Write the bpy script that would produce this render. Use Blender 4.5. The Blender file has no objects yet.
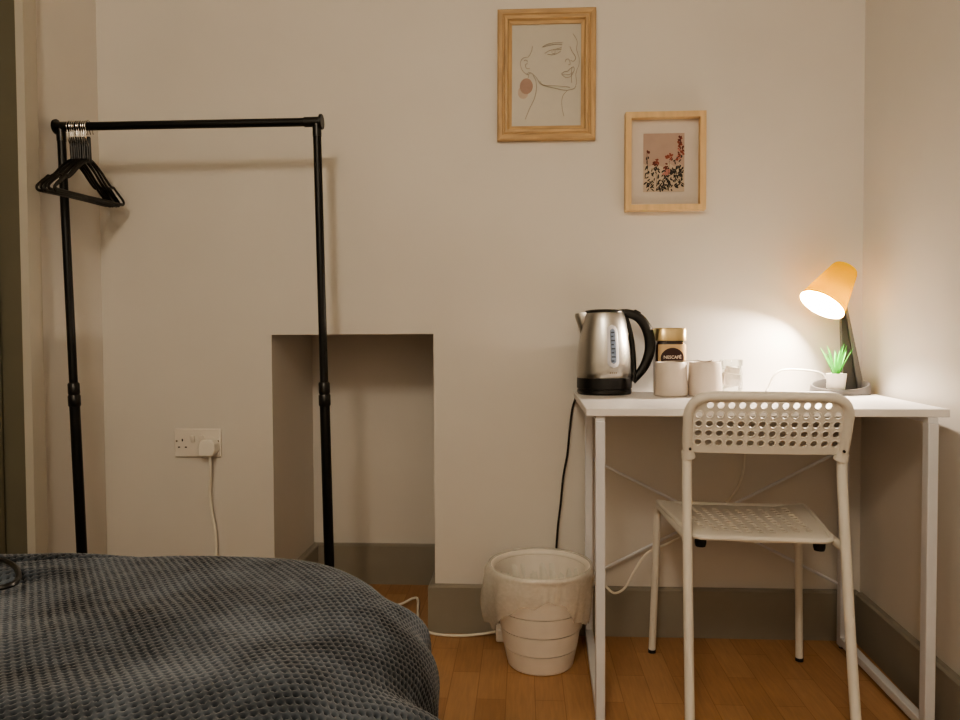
import bpy, bmesh, math, random
import numpy as np
from mathutils import Vector, Matrix
from mathutils.geometry import delaunay_2d_cdt

random.seed(7)
R = math.radians
PI = math.pi
scene = bpy.context.scene
COL = scene.collection

# ------------------------------------------------------------------ helpers
def lin(c):
    out = []
    for v in c[:3]:
        v /= 255.0
        out.append(v / 12.92 if v <= 0.04045 else ((v + 0.055) / 1.055) ** 2.4)
    return (*out, 1.0)

MATS = {}
def mat(name, rgb, rough=0.5, metal=0.0, var=0.06, nscale=30.0, bump=0.0, bscale=200.0,
        coat=0.0, sheen=0.0, stretch=None, spec=0.5, aniso=0.0, rvar=0.0):
    if name in MATS:
        return MATS[name]
    m = bpy.data.materials.new(name); m.use_nodes = True
    nt = m.node_tree; b = nt.nodes['Principled BSDF']
    b.inputs['Roughness'].default_value = rough
    b.inputs['Metallic'].default_value = metal
    b.inputs['Coat Weight'].default_value = coat
    b.inputs['Sheen Weight'].default_value = sheen
    b.inputs['Specular IOR Level'].default_value = spec
    b.inputs['Anisotropic'].default_value = aniso
    c = lin(rgb)
    tc = nt.nodes.new('ShaderNodeTexCoord')
    mp = nt.nodes.new('ShaderNodeMapping')
    if stretch: mp.inputs['Scale'].default_value = stretch
    nt.links.new(tc.outputs['Object'], mp.inputs['Vector'])
    nz = nt.nodes.new('ShaderNodeTexNoise'); nz.inputs['Scale'].default_value = nscale
    nz.inputs['Detail'].default_value = 4
    nt.links.new(mp.outputs['Vector'], nz.inputs['Vector'])
    cr = nt.nodes.new('ShaderNodeValToRGB')
    cr.color_ramp.elements[0].position = 0.3; cr.color_ramp.elements[1].position = 0.7
    cr.color_ramp.elements[0].color = (*[max(0, x * (1 - var)) for x in c[:3]], 1)
    cr.color_ramp.elements[1].color = (*[min(1, x * (1 + var)) for x in c[:3]], 1)
    nt.links.new(nz.outputs['Fac'], cr.inputs['Fac'])
    nt.links.new(cr.outputs['Color'], b.inputs['Base Color'])
    if rvar:
        mr = nt.nodes.new('ShaderNodeMapRange')
        mr.inputs['To Min'].default_value = rough - rvar; mr.inputs['To Max'].default_value = rough + rvar
        nt.links.new(nz.outputs['Fac'], mr.inputs['Value'])
        nt.links.new(mr.outputs['Result'], b.inputs['Roughness'])
    if bump:
        n2 = nt.nodes.new('ShaderNodeTexNoise'); n2.inputs['Scale'].default_value = bscale
        n2.inputs['Detail'].default_value = 3
        nt.links.new(mp.outputs['Vector'], n2.inputs['Vector'])
        bp = nt.nodes.new('ShaderNodeBump'); bp.inputs['Strength'].default_value = bump
        bp.inputs['Distance'].default_value = 0.002
        nt.links.new(n2.outputs['Fac'], bp.inputs['Height'])
        nt.links.new(bp.outputs['Normal'], b.inputs['Normal'])
    MATS[name] = m
    return m

def obj(name, bm, m, parent=None, smooth=False, bevel=0.0, seg=2, angle=40):
    if isinstance(bm, bmesh.types.BMesh):
        me = bpy.data.meshes.new(name)
        bmesh.ops.recalc_face_normals(bm, faces=bm.faces)
        bm.to_mesh(me); bm.free()
    else:
        me = bm; me.name = name
    o = bpy.data.objects.new(name, me); COL.objects.link(o)
    ms = m if isinstance(m, (list, tuple)) else [m]
    for x in ms: me.materials.append(x)
    if parent: o.parent = parent
    if smooth:
        for p in me.polygons: p.use_smooth = True
        if angle < 180:
            try: me.set_sharp_from_angle(angle=R(angle))
            except Exception: pass
    if bevel:
        md = o.modifiers.new('bevel', 'BEVEL'); md.width = bevel; md.segments = seg
        md.limit_method = 'ANGLE'; md.angle_limit = R(40)
        for p in me.polygons: p.use_smooth = True
        try: me.set_sharp_from_angle(angle=R(35))
        except Exception: pass
    return o

def tag(o, label, cat, group=None, kind=None):
    o['label'] = label; o['category'] = cat
    if group: o['group'] = group
    if kind: o['kind'] = kind
    return o

def thing(name, label, cat, loc=(0, 0, 0), rz=0, group=None):
    o = bpy.data.objects.new(name, None); COL.objects.link(o)
    o.location = loc; o.rotation_euler = (0, 0, rz); o.empty_display_size = 0.05
    return tag(o, label, cat, group)

def struct(name, bm, m, parent=None, **k):
    o = obj(name, bm, m, parent, **k)
    if parent is None: o['kind'] = 'structure'
    return o

def add_box(bm, c, s, rot=None, mi=0):
    vs = []
    for z in (-.5, .5):
        for x, y in ((-.5, -.5), (.5, -.5), (.5, .5), (-.5, .5)):
            v = Vector((x * s[0], y * s[1], z * s[2]))
            if rot: v = rot @ v
            vs.append(bm.verts.new(Vector(c) + v))
    for f in ((0, 3, 2, 1), (4, 5, 6, 7), (0, 1, 5, 4), (1, 2, 6, 5), (2, 3, 7, 6), (3, 0, 4, 7)):
        bm.faces.new([vs[i] for i in f]).material_index = mi
    return vs

def box_bm(c, s, rot=None):
    bm = bmesh.new(); add_box(bm, c, s, rot); return bm

def box2(a, b):
    return box_bm([(a[i] + b[i]) / 2 for i in range(3)], [abs(a[i] - b[i]) for i in range(3)])

def quad(bm, pts, mi=0):
    f = bm.faces.new([bm.verts.new(p) for p in pts]); f.material_index = mi; return f

def catmull(pts, n=8, closed=False):
    P = [Vector(p) for p in pts]
    if len(P) < 3: return P
    out = []
    N = len(P)
    rng = range(N) if closed else range(N - 1)
    for i in rng:
        if closed:
            a, b, c, d = P[i - 1], P[i], P[(i + 1) % N], P[(i + 2) % N]
        else:
            a = P[i - 1] if i else P[0] * 2 - P[1]
            b, c = P[i], P[i + 1]
            d = P[i + 2] if i + 2 < N else P[-1] * 2 - P[-2]
        for k in range(n):
            t = k / n
            out.append(0.5 * ((2 * b) + (c - a) * t + (2 * a - 5 * b + 4 * c - d) * t * t + (3 * b - a - 3 * c + d) * t ** 3))
    if not closed: out.append(P[-1])
    return out

def add_tube(bm, path, r, sides=12, closed=False, caps=True, flat=1.0, mi=0):
    P = [Vector(p) for p in path]
    n = len(P)
    rs = r if isinstance(r, (list, tuple)) else [r] * n
    tang = []
    for i in range(n):
        if closed: t = P[(i + 1) % n] - P[i - 1]
        else: t = P[min(i + 1, n - 1)] - P[max(i - 1, 0)]
        tang.append(t.normalized())
    up = Vector((0, 0, 1)) if abs(tang[0].z) < .9 else Vector((1, 0, 0))
    u = (up - tang[0] * up.dot(tang[0])).normalized()
    rings = []
    for i in range(n):
        u = (u - tang[i] * u.dot(tang[i])).normalized()
        v = tang[i].cross(u)
        rings.append([bm.verts.new(P[i] + (u * math.cos(2 * PI * k / sides) + v * math.sin(2 * PI * k / sides) * flat) * rs[i]) for k in range(sides)])
    m = n if closed else n - 1
    for i in range(m):
        a, b = rings[i], rings[(i + 1) % n]
        for k in range(sides):
            bm.faces.new((a[k], a[(k + 1) % sides], b[(k + 1) % sides], b[k])).material_index = mi
    if caps and not closed:
        bm.faces.new(rings[0][::-1]).material_index = mi
        bm.faces.new(rings[-1]).material_index = mi

def tube(path, r, **k):
    bm = bmesh.new(); add_tube(bm, path, r, **k); return bm

def lathe(prof, sides=48, c=(0, 0, 0), mi=None, sq=None):
    """prof = [(r, z)], open polyline spun about z; r=0 closes"""
    bm = bmesh.new()
    rings = []
    for r, z in prof:
        if r <= 1e-6: rings.append([bm.verts.new((c[0], c[1], c[2] + z))])
        else:
            ring = []
            for k in range(sides):
                a = 2 * PI * k / sides
                q = 1.0
                if sq: q = (abs(math.cos(a)) ** sq + abs(math.sin(a)) ** sq) ** (-1 / sq)
                ring.append(bm.verts.new((c[0] + r * q * math.cos(a), c[1] + r * q * math.sin(a), c[2] + z)))
            rings.append(ring)
    for i in range(len(rings) - 1):
        a, b = rings[i], rings[i + 1]
        for k in range(sides):
            k2 = (k + 1) % sides
            if len(a) == 1 and len(b) == 1: continue
            if len(a) == 1: f = bm.faces.new((a[0], b[k2], b[k]))
            elif len(b) == 1: f = bm.faces.new((a[k], a[k2], b[0]))
            else: f = bm.faces.new((a[k], a[k2], b[k2], b[k]))
            if mi: f.material_index = mi[i]
    return bm

def prism(bm, outline, h0, h1, axis='z', mi=0):
    def P(a, b, h):
        return {'z': (a, b, h), 'y': (a, h, b), 'x': (h, a, b)}[axis]
    lo = [bm.verts.new(P(a, b, h0)) for a, b in outline]
    hi = [bm.verts.new(P(a, b, h1)) for a, b in outline]
    n = len(outline)
    bm.faces.new(lo[::-1]).material_index = mi
    bm.faces.new(hi).material_index = mi
    for i in range(n):
        bm.faces.new((lo[i], lo[(i + 1) % n], hi[(i + 1) % n], hi[i])).material_index = mi

def plate_with_holes(outline, holes, hr, step, fn, thick, hseg=12):
    """flat (s,t) outline with round holes, mapped through fn(s,t)->(point, normal); solid with thickness"""
    pts, edges = [], []
    def loop(ps):
        b = len(pts); pts.extend(ps)
        edges.extend((b + i, b + (i + 1) % len(ps)) for i in range(len(ps)))
    loop([Vector(p) for p in outline])
    for (s, t) in holes:
        loop([Vector((s + hr * math.cos(2 * PI * k / hseg), t + hr * math.sin(2 * PI * k / hseg))) for k in range(hseg)])
    ss = [p[0] for p in outline]; ts = [p[1] for p in outline]
    def inside(x, y):
        r = False; n = len(outline)
        for i in range(n):
            x1, y1 = outline[i]; x2, y2 = outline[i - 1]
            if (y1 > y) != (y2 > y) and x < (x2 - x1) * (y - y1) / (y2 - y1) + x1: r = not r
        return r
    x = min(ss)
    while x < max(ss):
        y = min(ts)
        while y < max(ts):
            if inside(x, y) and all((x - h[0]) ** 2 + (y - h[1]) ** 2 > (hr * 1.2) ** 2 for h in holes):
                pts.append(Vector((x, y)))
            y += step
        x += step
    V, E_, F, *_ = delaunay_2d_cdt(pts, edges, [], 0, 1e-5)
    bm = bmesh.new()
    top, bot = [], []
    for v in V:
        p, n = fn(v.x, v.y)
        top.append(bm.verts.new(p + n * thick / 2)); bot.append(bm.verts.new(p - n * thick / 2))
    cnt = {}
    keep = []
    for f in F:
        cx = sum(V[i].x for i in f) / len(f); cy = sum(V[i].y for i in f) / len(f)
        if not inside(cx, cy): continue
        if any((cx - h[0]) ** 2 + (cy - h[1]) ** 2 < (hr * .96) ** 2 for h in holes): continue
        keep.append(f)
        for i in range(len(f)):
            e = (f[i], f[(i + 1) % len(f)])
            cnt[e] = 1
    for f in keep:
        bm.faces.new([top[i] for i in f]); bm.faces.new([bot[i] for i in reversed(f)])
    for (a, b) in list(cnt):
        if (b, a) not in cnt:
            bm.faces.new((top[a], bot[a], bot[b], top[b]))
    loose = [v for v in bm.verts if not v.link_faces]
    bmesh.ops.delete(bm, geom=loose, context='VERTS')
    return bm

def smooth_outline(pts, r, n=6):
    """round the corners of a polygon"""
    out = []
    N = len(pts)
    for i in range(N):
        p = Vector(pts[i]); a = Vector(pts[i - 1]); b = Vector(pts[(i + 1) % N])
        rr = r[i] if isinstance(r, (list, tuple)) else r
        if rr <= 0: out.append(tuple(p)); continue
        d1 = (a - p).normalized(); d2 = (b - p).normalized()
        p1 = p + d1 * min(rr, (a - p).length * .48); p2 = p + d2 * min(rr, (b - p).length * .48)
        for k in range(n + 1):
            t = k / n
            q = p1 * (1 - t) ** 2 + p * 2 * t * (1 - t) + p2 * t * t
            out.append((q.x, q.y))
    return out

# ------------------------------------------------------------------ materials
WALL = mat('warm_white_wall_paint', (212, 208, 202), .62, var=.025, nscale=3, bump=.05, bscale=160)
CEIL = mat('ceiling_paint', (228, 222, 210), .8, var=.02, nscale=4)
GREYP = mat('grey_skirting_paint', (142, 137, 126), .45, var=.05, nscale=9, bump=.06, bscale=60)
DOORP = mat('dark_grey_door_paint', (112, 108, 92), .5, var=.05, nscale=6)
CASEP = mat('stone_casing_paint', (182, 177, 166), .55, var=.03, nscale=8)
BLACKM = mat('black_powder_coated_steel', (13, 12, 11), .38, var=.1, nscale=60, spec=.35)
BLACKP = mat('black_plastic', (18, 17, 16), .34, var=.1, nscale=80)
BROWNBLK = mat('hanger_plastic', (24, 21, 18), .33, var=.1, nscale=80)
CHROME = mat('polished_wire', (200, 196, 190), .22, metal=1, var=.05)
STEEL = mat('brushed_stainless_steel', (186, 184, 180), .3, metal=1, var=.05, nscale=40, stretch=(1, 1, .03), bump=.04, bscale=120, aniso=.4)
WHITEM = mat('white_powder_coated_metal', (214, 216, 222), .42, var=.02)
WHITEP = mat('white_plastic', (230, 226, 218), .42, var=.02)
CHAIRW = mat('white_chair_plastic', (220, 217, 210), .45, var=.02, nscale=20)
DESKT = mat('white_desk_laminate', (224, 222, 222), .38, var=.02, nscale=14)
BINP = mat('white_bin_plastic', (226, 220, 212), .45, var=.02)
SOCKP = mat('white_socket_plastic', (222, 216, 208), .4, var=.02)
CABLE = mat('white_cable', (226, 222, 212), .45, var=.03)
CERAM = mat('beige_ceramic', (200, 189, 178), .4, var=.03, nscale=25, coat=.15)
LGREY = mat('light_grey_lamp_plastic', (98, 96, 95), .5, var=.03)
DGREY = mat('shaded_grey_lamp_plastic', (50, 49, 48), .5, var=.04)  # grey darkened in colour to stand in for shade on the arm front
DARKSLOT = mat('dark_slot', (40, 37, 34), .6, var=.05)
OAK = mat('oak_wood', (186, 156, 116), .55, var=.22, nscale=9, stretch=(10, 10, 1.2), bump=.12, bscale=30)
OAKH = mat('oak_wood_cross', (188, 158, 118), .55, var=.22, nscale=9, stretch=(1.2, 10, 10), bump=.12, bscale=30)
PINE = mat('light_pine_wood', (212, 182, 138), .55, var=.1, nscale=8, stretch=(8, 8, 1.2))
PAPER = mat('drawing_paper', (188, 184, 174), .5, var=.02, coat=.15)
INK = mat('thin_grey_ink', (150, 140, 126), .7, var=.05)
EARPINK = mat('dusty_pink_wash', (160, 134, 122), .7, var=.06, nscale=60)
EARPALE = mat('pale_pink_wash', (180, 164, 150), .7, var=.06, nscale=60)
MOUNT = mat('white_picture_mount', (202, 194, 186), .6, var=.02)
PRINTBG = mat('dusty_rose_print', (172, 150, 138), .6, var=.04)
PRINTLOW = mat('pale_print_ground', (186, 170, 152), .6, var=.05)
PLEAF = mat('printed_black_leaf', (38, 34, 30), .6, var=.15)
PRED = mat('printed_red_petal', (134, 66, 52), .6, var=.2)
PPINK = mat('printed_pink_petal', (180, 122, 112), .6, var=.15)
PRUST = mat('printed_rust_petal', (96, 40, 28), .6, var=.2)
GOLD = mat('brushed_gold_lid', (198, 178, 138), .3, metal=1, var=.08, nscale=50, stretch=(1, 1, .04))
GOLDL = mat('gold_foil_label', (202, 176, 140), .4, metal=.5, var=.06)
COFFEE = mat('dark_coffee_glass', (46, 24, 14), .16, var=.3, nscale=160, coat=.6)
MAROON = mat('dark_maroon_print', (44, 13, 12), .4, var=.1)
TXTW = mat('white_print', (232, 224, 214), .5, var=.02)
GAUGEW = mat('clear_gauge_rim', (206, 206, 214), .3, var=.03)
GAUGEB = mat('blue_grey_gauge', (128, 142, 164), .22, var=.2, nscale=60)
GAUGEMK = mat('gauge_marks', (52, 58, 72), .4, var=.05)
BADGE = mat('faint_badge', (128, 112, 88), .4, metal=.6, var=.05)
LEAF = mat('bright_green_leaf', (84, 196, 62), .45, var=.25, nscale=50)
LEAF.node_tree.nodes['Principled BSDF'].inputs['Transmission Weight'].default_value = 0
SOIL = mat('dark_soil', (58, 66, 34), .9, var=.4, nscale=200)
POTW = mat('white_pot_ceramic', (228, 222, 214), .4, var=.02)
SUGARP = mat('paper_sachets', (240, 230, 220), .7, var=.12, nscale=90)
FELT = mat('black_rubber', (20, 19, 18), .7, var=.1)
MATTR = mat('mattress_ticking', (200, 192, 180), .8, var=.04)
BEDW = mat('bed_base_fabric', (70, 66, 62), .8, var=.06)

def glassy(name, tint, mixv, rough=.06, ior=1.45):
    m = bpy.data.materials.new(name); m.use_nodes = True; nt = m.node_tree
    nt.nodes.remove(nt.nodes['Principled BSDF'])
    out = nt.nodes['Material Output']
    tr = nt.nodes.new('ShaderNodeBsdfTransparent'); tr.inputs['Color'].default_value = (*tint, 1)
    gl = nt.nodes.new('ShaderNodeBsdfGlossy'); gl.inputs['Roughness'].default_value = rough
    lw = nt.nodes.new('ShaderNodeLayerWeight'); lw.inputs['Blend'].default_value = .35
    nz = nt.nodes.new('ShaderNodeTexNoise'); nz.inputs['Scale'].default_value = 20
    mr = nt.nodes.new('ShaderNodeMapRange'); mr.inputs['To Min'].default_value = mixv * .6; mr.inputs['To Max'].default_value = mixv * 1.4
    nt.links.new(nz.outputs['Fac'], mr.inputs['Value'])
    ad = nt.nodes.new('ShaderNodeMath'); ad.operation = 'MULTIPLY_ADD'; ad.inputs[1].default_value = .6
    nt.links.new(lw.outputs['Fresnel'], ad.inputs[0]); nt.links.new(mr.outputs['Result'], ad.inputs[2])
    mx = nt.nodes.new('ShaderNodeMixShader')
    nt.links.new(ad.outputs[0], mx.inputs['Fac']); nt.links.new(tr.outputs[0], mx.inputs[1]); nt.links.new(gl.outputs[0], mx.inputs[2])
    nt.links.new(mx.outputs[0], out.inputs['Surface'])
    return m
GLASS = glassy('clear_jar_glass', (.94, .96, .94), .07)

def filmy(name, col, alpha, trans=.5, rough=.3):
    m = bpy.data.materials.new(name); m.use_nodes = True; nt = m.node_tree
    nt.nodes.remove(nt.nodes['Principled BSDF']); out = nt.nodes['Material Output']
    c = lin(col)
    tp = nt.nodes.new('ShaderNodeBsdfTransparent')
    df = nt.nodes.new('ShaderNodeBsdfDiffuse'); df.inputs['Color'].default_value = c
    tl = nt.nodes.new('ShaderNodeBsdfTranslucent'); tl.inputs['Color'].default_value = c
    gl = nt.nodes.new('ShaderNodeBsdfGlossy'); gl.inputs['Roughness'].default_value = rough
    a = nt.nodes.new('ShaderNodeMixShader'); a.inputs[0].default_value = trans
    nt.links.new(df.outputs[0], a.inputs[1]); nt.links.new(tl.outputs[0], a.inputs[2])
    b = nt.nodes.new('ShaderNodeMixShader'); b.inputs[0].default_value = .12
    nt.links.new(a.outputs[0], b.inputs[1]); nt.links.new(gl.outputs[0], b.inputs[2])
    tcf = nt.nodes.new('ShaderNodeTexCoord')
    vo = nt.nodes.new('ShaderNodeTexNoise'); vo.inputs['Scale'].default_value = 11; vo.inputs['Detail'].default_value = 1; vo.inputs['Distortion'].default_value = 1.2
    nt.links.new(tcf.outputs['Object'], vo.inputs['Vector'])
    bpf = nt.nodes.new('ShaderNodeBump'); bpf.inputs['Strength'].default_value = .5; bpf.inputs['Distance'].default_value = .008
    nt.links.new(vo.outputs['Fac'], bpf.inputs['Height'])
    for n_ in (df, tl, gl): nt.links.new(bpf.outputs['Normal'], n_.inputs['Normal'])
    nz = nt.nodes.new('ShaderNodeTexNoise'); nz.inputs['Scale'].default_value = 28; nz.inputs['Detail'].default_value = 3
    mr = nt.nodes.new('ShaderNodeMapRange'); mr.inputs['To Min'].default_value = alpha - .06; mr.inputs['To Max'].default_value = alpha + .06
    nt.links.new(nz.outputs['Fac'], mr.inputs['Value'])
    c2 = nt.nodes.new('ShaderNodeMixShader')
    nt.links.new(mr.outputs['Result'], c2.inputs[0]); nt.links.new(tp.outputs[0], c2.inputs[1]); nt.links.new(b.outputs[0], c2.inputs[2])
    nt.links.new(c2.outputs[0], out.inputs['Surface'])
    return m
LINER = filmy('thin_clear_bag_film', (252, 250, 242), .34, trans=.12, rough=.14)
LINERIN = filmy('crinkled_white_bag_film', (252, 250, 242), .72, trans=.2, rough=.16)

def shade_mat(name, col, trans):
    m = bpy.data.materials.new(name); m.use_nodes = True; nt = m.node_tree
    nt.nodes.remove(nt.nodes['Principled BSDF']); out = nt.nodes['Material Output']
    nz = nt.nodes.new('ShaderNodeTexNoise'); nz.inputs['Scale'].default_value = 40
    cr = nt.nodes.new('ShaderNodeValToRGB'); c = lin(col)
    cr.color_ramp.elements[0].color = (*[x * .93 for x in c[:3]], 1); cr.color_ramp.elements[1].color = c
    nt.links.new(nz.outputs['Fac'], cr.inputs['Fac'])
    df = nt.nodes.new('ShaderNodeBsdfDiffuse'); tl = nt.nodes.new('ShaderNodeBsdfTranslucent')
    nt.links.new(cr.outputs[0], df.inputs[0]); nt.links.new(cr.outputs[0], tl.inputs[0])
    a = nt.nodes.new('ShaderNodeMixShader'); a.inputs[0].default_value = trans
    nt.links.new(df.outputs[0], a.inputs[1]); nt.links.new(tl.outputs[0], a.inputs[2])
    nt.links.new(a.outputs[0], out.inputs['Surface'])
    return m
SHADE = shade_mat('orange_lamp_shade_plastic', (255, 212, 0), .11)
LINING = shade_mat('white_shade_lining', (248, 238, 214), .22)

def emit(name, col, s):
    m = bpy.data.materials.new(name); m.use_nodes = True; nt = m.node_tree
    b = nt.nodes['Principled BSDF']
    b.inputs['Base Color'].default_value = (*col, 1)
    b.inputs['Emission Color'].default_value = (*col, 1); b.inputs['Emission Strength'].default_value = s
    return m

# floor: oak parquet blocks
def floor_mat():
    m = bpy.data.materials.new('worn_oak_parquet'); m.use_nodes = True; nt = m.node_tree
    b = nt.nodes['Principled BSDF']
    L = nt.links.new
    tc = nt.nodes.new('ShaderNodeTexCoord'); mp = nt.nodes.new('ShaderNodeMapping')
    mp.inputs['Rotation'].default_value = (0, 0, R(90)); mp.inputs['Location'].default_value = (.03, .045, 0)
    L(tc.outputs['Object'], mp.inputs['Vector'])
    br = nt.nodes.new('ShaderNodeTexBrick')
    br.inputs['Scale'].default_value = 1.0
    br.inputs['Brick Width'].default_value = .29; br.inputs['Row Height'].default_value = .073
    br.inputs['Mortar Size'].default_value = .0011; br.inputs['Mortar Smooth'].default_value = .2
    br.inputs['Bias'].default_value = 0
    br.inputs['Color1'].default_value = lin((182, 143, 104)); br.inputs['Color2'].default_value = lin((166, 126, 88))
    br.inputs['Mortar'].default_value = lin((146, 106, 68))
    L(mp.outputs['Vector'], br.inputs['Vector'])
    m2 = nt.nodes.new('ShaderNodeMapping'); m2.inputs['Scale'].default_value = (26, 2.2, 1)
    L(tc.outputs['Object'], m2.inputs['Vector'])
    nz = nt.nodes.new('ShaderNodeTexNoise'); nz.inputs['Scale'].default_value = 5; nz.inputs['Detail'].default_value = 6; nz.inputs['Distortion'].default_value = .6
    L(m2.outputs['Vector'], nz.inputs['Vector'])
    n3 = nt.nodes.new('ShaderNodeTexNoise'); n3.inputs['Scale'].default_value = 5; n3.inputs['Detail'].default_value = 3
    L(tc.outputs['Object'], n3.inputs['Vector'])
    r1 = nt.nodes.new('ShaderNodeMapRange'); r1.inputs['To Min'].default_value = .74; r1.inputs['To Max'].default_value = 1.22
    L(nz.outputs['Fac'], r1.inputs['Value'])
    r2 = nt.nodes.new('ShaderNodeMapRange'); r2.inputs['To Min'].default_value = .8; r2.inputs['To Max'].default_value = 1.2
    L(n3.outputs['Fac'], r2.inputs['Value'])
    mu = nt.nodes.new('ShaderNodeMath'); mu.operation = 'MULTIPLY'
    L(r1.outputs[0], mu.inputs[0]); L(r2.outputs[0], mu.inputs[1])
    vm = nt.nodes.new('ShaderNodeVectorMath'); vm.operation = 'SCALE'
    L(br.outputs['Color'], vm.inputs[0]); L(mu.outputs[0], vm.inputs['Scale'])
    L(vm.outputs['Vector'], b.inputs['Base Color'])
    b.inputs['Roughness'].default_value = .42
    bp = nt.nodes.new('ShaderNodeBump'); bp.inputs['Strength'].default_value = .25; bp.inputs['Distance'].default_value = .001
    iv = nt.nodes.new('ShaderNodeMath'); iv.operation = 'SUBTRACT'; iv.inputs[0].default_value = 1
    L(br.outputs['Fac'], iv.inputs[1]); L(iv.outputs[0], bp.inputs['Height']); L(bp.outputs['Normal'], b.inputs['Normal'])
    return m
FLOORM = floor_mat()

# ------------------------------------------------------------------ room shell
D = 2.185           # back wall face
CH = 2.5            # ceiling height
YF = -1.7           # wall behind the camera
XL, XR = -1.315, .998
def xl(y): return XL - .06 * (D - y)
def xr(y): return XR - .061 * (D - y)
NX0, NX1, NZ, ND = -.775, -.272, .915, 2.612   # recess in the back wall

bm = bmesh.new()
quad(bm, [(-1.9, YF - .1, 0), (1.3, YF - .1, 0), (1.3, 2.75, 0), (-1.9, 2.75, 0)])
struct('floor', bm, FLOORM)
bm = bmesh.new()
quad(bm, [(-1.9, YF - .1, CH), (-1.9, 2.75, CH), (1.3, 2.75, CH), (1.3, YF - .1, CH)])
struct('ceiling', bm, CEIL)

bm = bmesh.new()
def wq(x0, x1, z0, z1): quad(bm, [(x0, D, z0), (x1, D, z0), (x1, D, z1), (x0, D, z1)])
wq(XL, NX0, 0, NZ); wq(XL, NX0, NZ, CH); wq(NX0, NX1, NZ, CH); wq(NX1, XR, 0, NZ); wq(NX1, XR, NZ, CH)
quad(bm, [(NX0, D, 0), (NX0, ND, 0), (NX0, ND, NZ), (NX0, D, NZ)])
quad(bm, [(NX1, D, 0), (NX1, ND, 0), (NX1, ND, NZ), (NX1, D, NZ)])
quad(bm, [(NX0, ND, 0), (NX1, ND, 0), (NX1, ND, NZ), (NX0, ND, NZ)])
quad(bm, [(NX0, D, NZ), (NX1, D, NZ), (NX1, ND, NZ), (NX0, ND, NZ)])
bmesh.ops.remove_doubles(bm, verts=bm.verts, dist=1e-4)
struct('wall_back', bm, WALL)

DY0, DY1, DZ = .98, 1.850, 2.03     # doorway in the left wall
bm = bmesh.new()
def lq(y0, y1, z0, z1): quad(bm, [(xl(y0), y0, z0), (xl(y1), y1, z0), (xl(y1), y1, z1), (xl(y0), y0, z1)])
lq(DY1, D, 0, DZ); lq(DY1, D, DZ, CH); lq(DY0, DY1, DZ, CH); lq(YF, DY0, 0, DZ); lq(YF, DY0, DZ, CH)
bmesh.ops.remove_doubles(bm, verts=bm.verts, dist=1e-4)
struct('wall_left', bm, WALL)
bm = bmesh.new()
quad(bm, [(xr(YF), YF, 0), (xr(YF), YF, CH), (XR, D, CH), (XR, D, 0)])
struct('wall_right', bm, WALL)
bm = bmesh.new()
quad(bm, [(xl(YF), YF, 0), (xr(YF), YF, 0), (xr(YF), YF, CH), (xl(YF), YF, CH)])
struct('wall_front', bm, WALL)

# door and its casing
bm = bmesh.new()
add_box(bm, (xl(1.4) - .075, (DY0 + DY1) / 2, DZ / 2), (.04, DY1 - DY0 - .01, DZ - .01), Matrix.Rotation(R(-3.43), 3, 'Z'))
door = struct('door_1', bm, DOORP)
for (y0, y1, z0, z1) in ((1.08, 1.36, .25, .95), (1.44, 1.72, .25, .95), (1.08, 1.36, 1.1, 1.9), (1.44, 1.72, 1.1, 1.9)):
    b2 = bmesh.new()
    yc = (y0 + y1) / 2
    for (yy, zz, sy, sz) in ((yc, z0, y1 - y0, .025), (yc, z1, y1 - y0, .025), (y0, (z0 + z1) / 2, .025, z1 - z0), (y1, (z0 + z1) / 2, .025, z1 - z0)):
        add_box(b2, (xl(yy) - .053, yy, zz), (.012, sy, sz), Matrix.Rotation(R(-3.43), 3, 'Z'))
    obj('panel_moulding', b2, DOORP, door)
bm = bmesh.new()   # jamb lining
for (p, q) in (((xl(DY1), DY1), (xl(DY1) - .09, DY1 + .003)), ((xl(DY0), DY0), (xl(DY0) - .09, DY0))):
    quad(bm, [(p[0], p[1], 0), (q[0], q[1], 0), (q[0], q[1], DZ), (p[0], p[1], DZ)])
quad(bm, [(xl(DY0), DY0, DZ), (xl(DY0) - .09, DY0, DZ), (xl(DY1) - .09, DY1, DZ), (xl(DY1), DY1, DZ)])
struct('trim_2', bm, DOORP)
def casing_piece(y0, y1, z0, z1):
    bm = bmesh.new()
    t = .02
    vs = [(xl(y0), y0), (xl(y0) + t, y0 + .004), (xl(y1) + t, y1 - .012), (xl(y1) + t * .55, y1 - .004), (xl(y1) + .008, y1), (xl(y1), y1)]
    prism(bm, vs, z0, z1)
    return bm
struct('trim_1', casing_piece(DY1, DY1 + .062, 0, DZ + .08), CASEP)
bm = bmesh.new()
prism(bm, [(xl(DY0), DY0), (xl(DY0) + .02, DY0), (xl(DY0 - .085) + .02, DY0 - .085), (xl(DY0 - .085), DY0 - .085)], 0, DZ + .08)
struct('trim_3', bm, CASEP)

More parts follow.
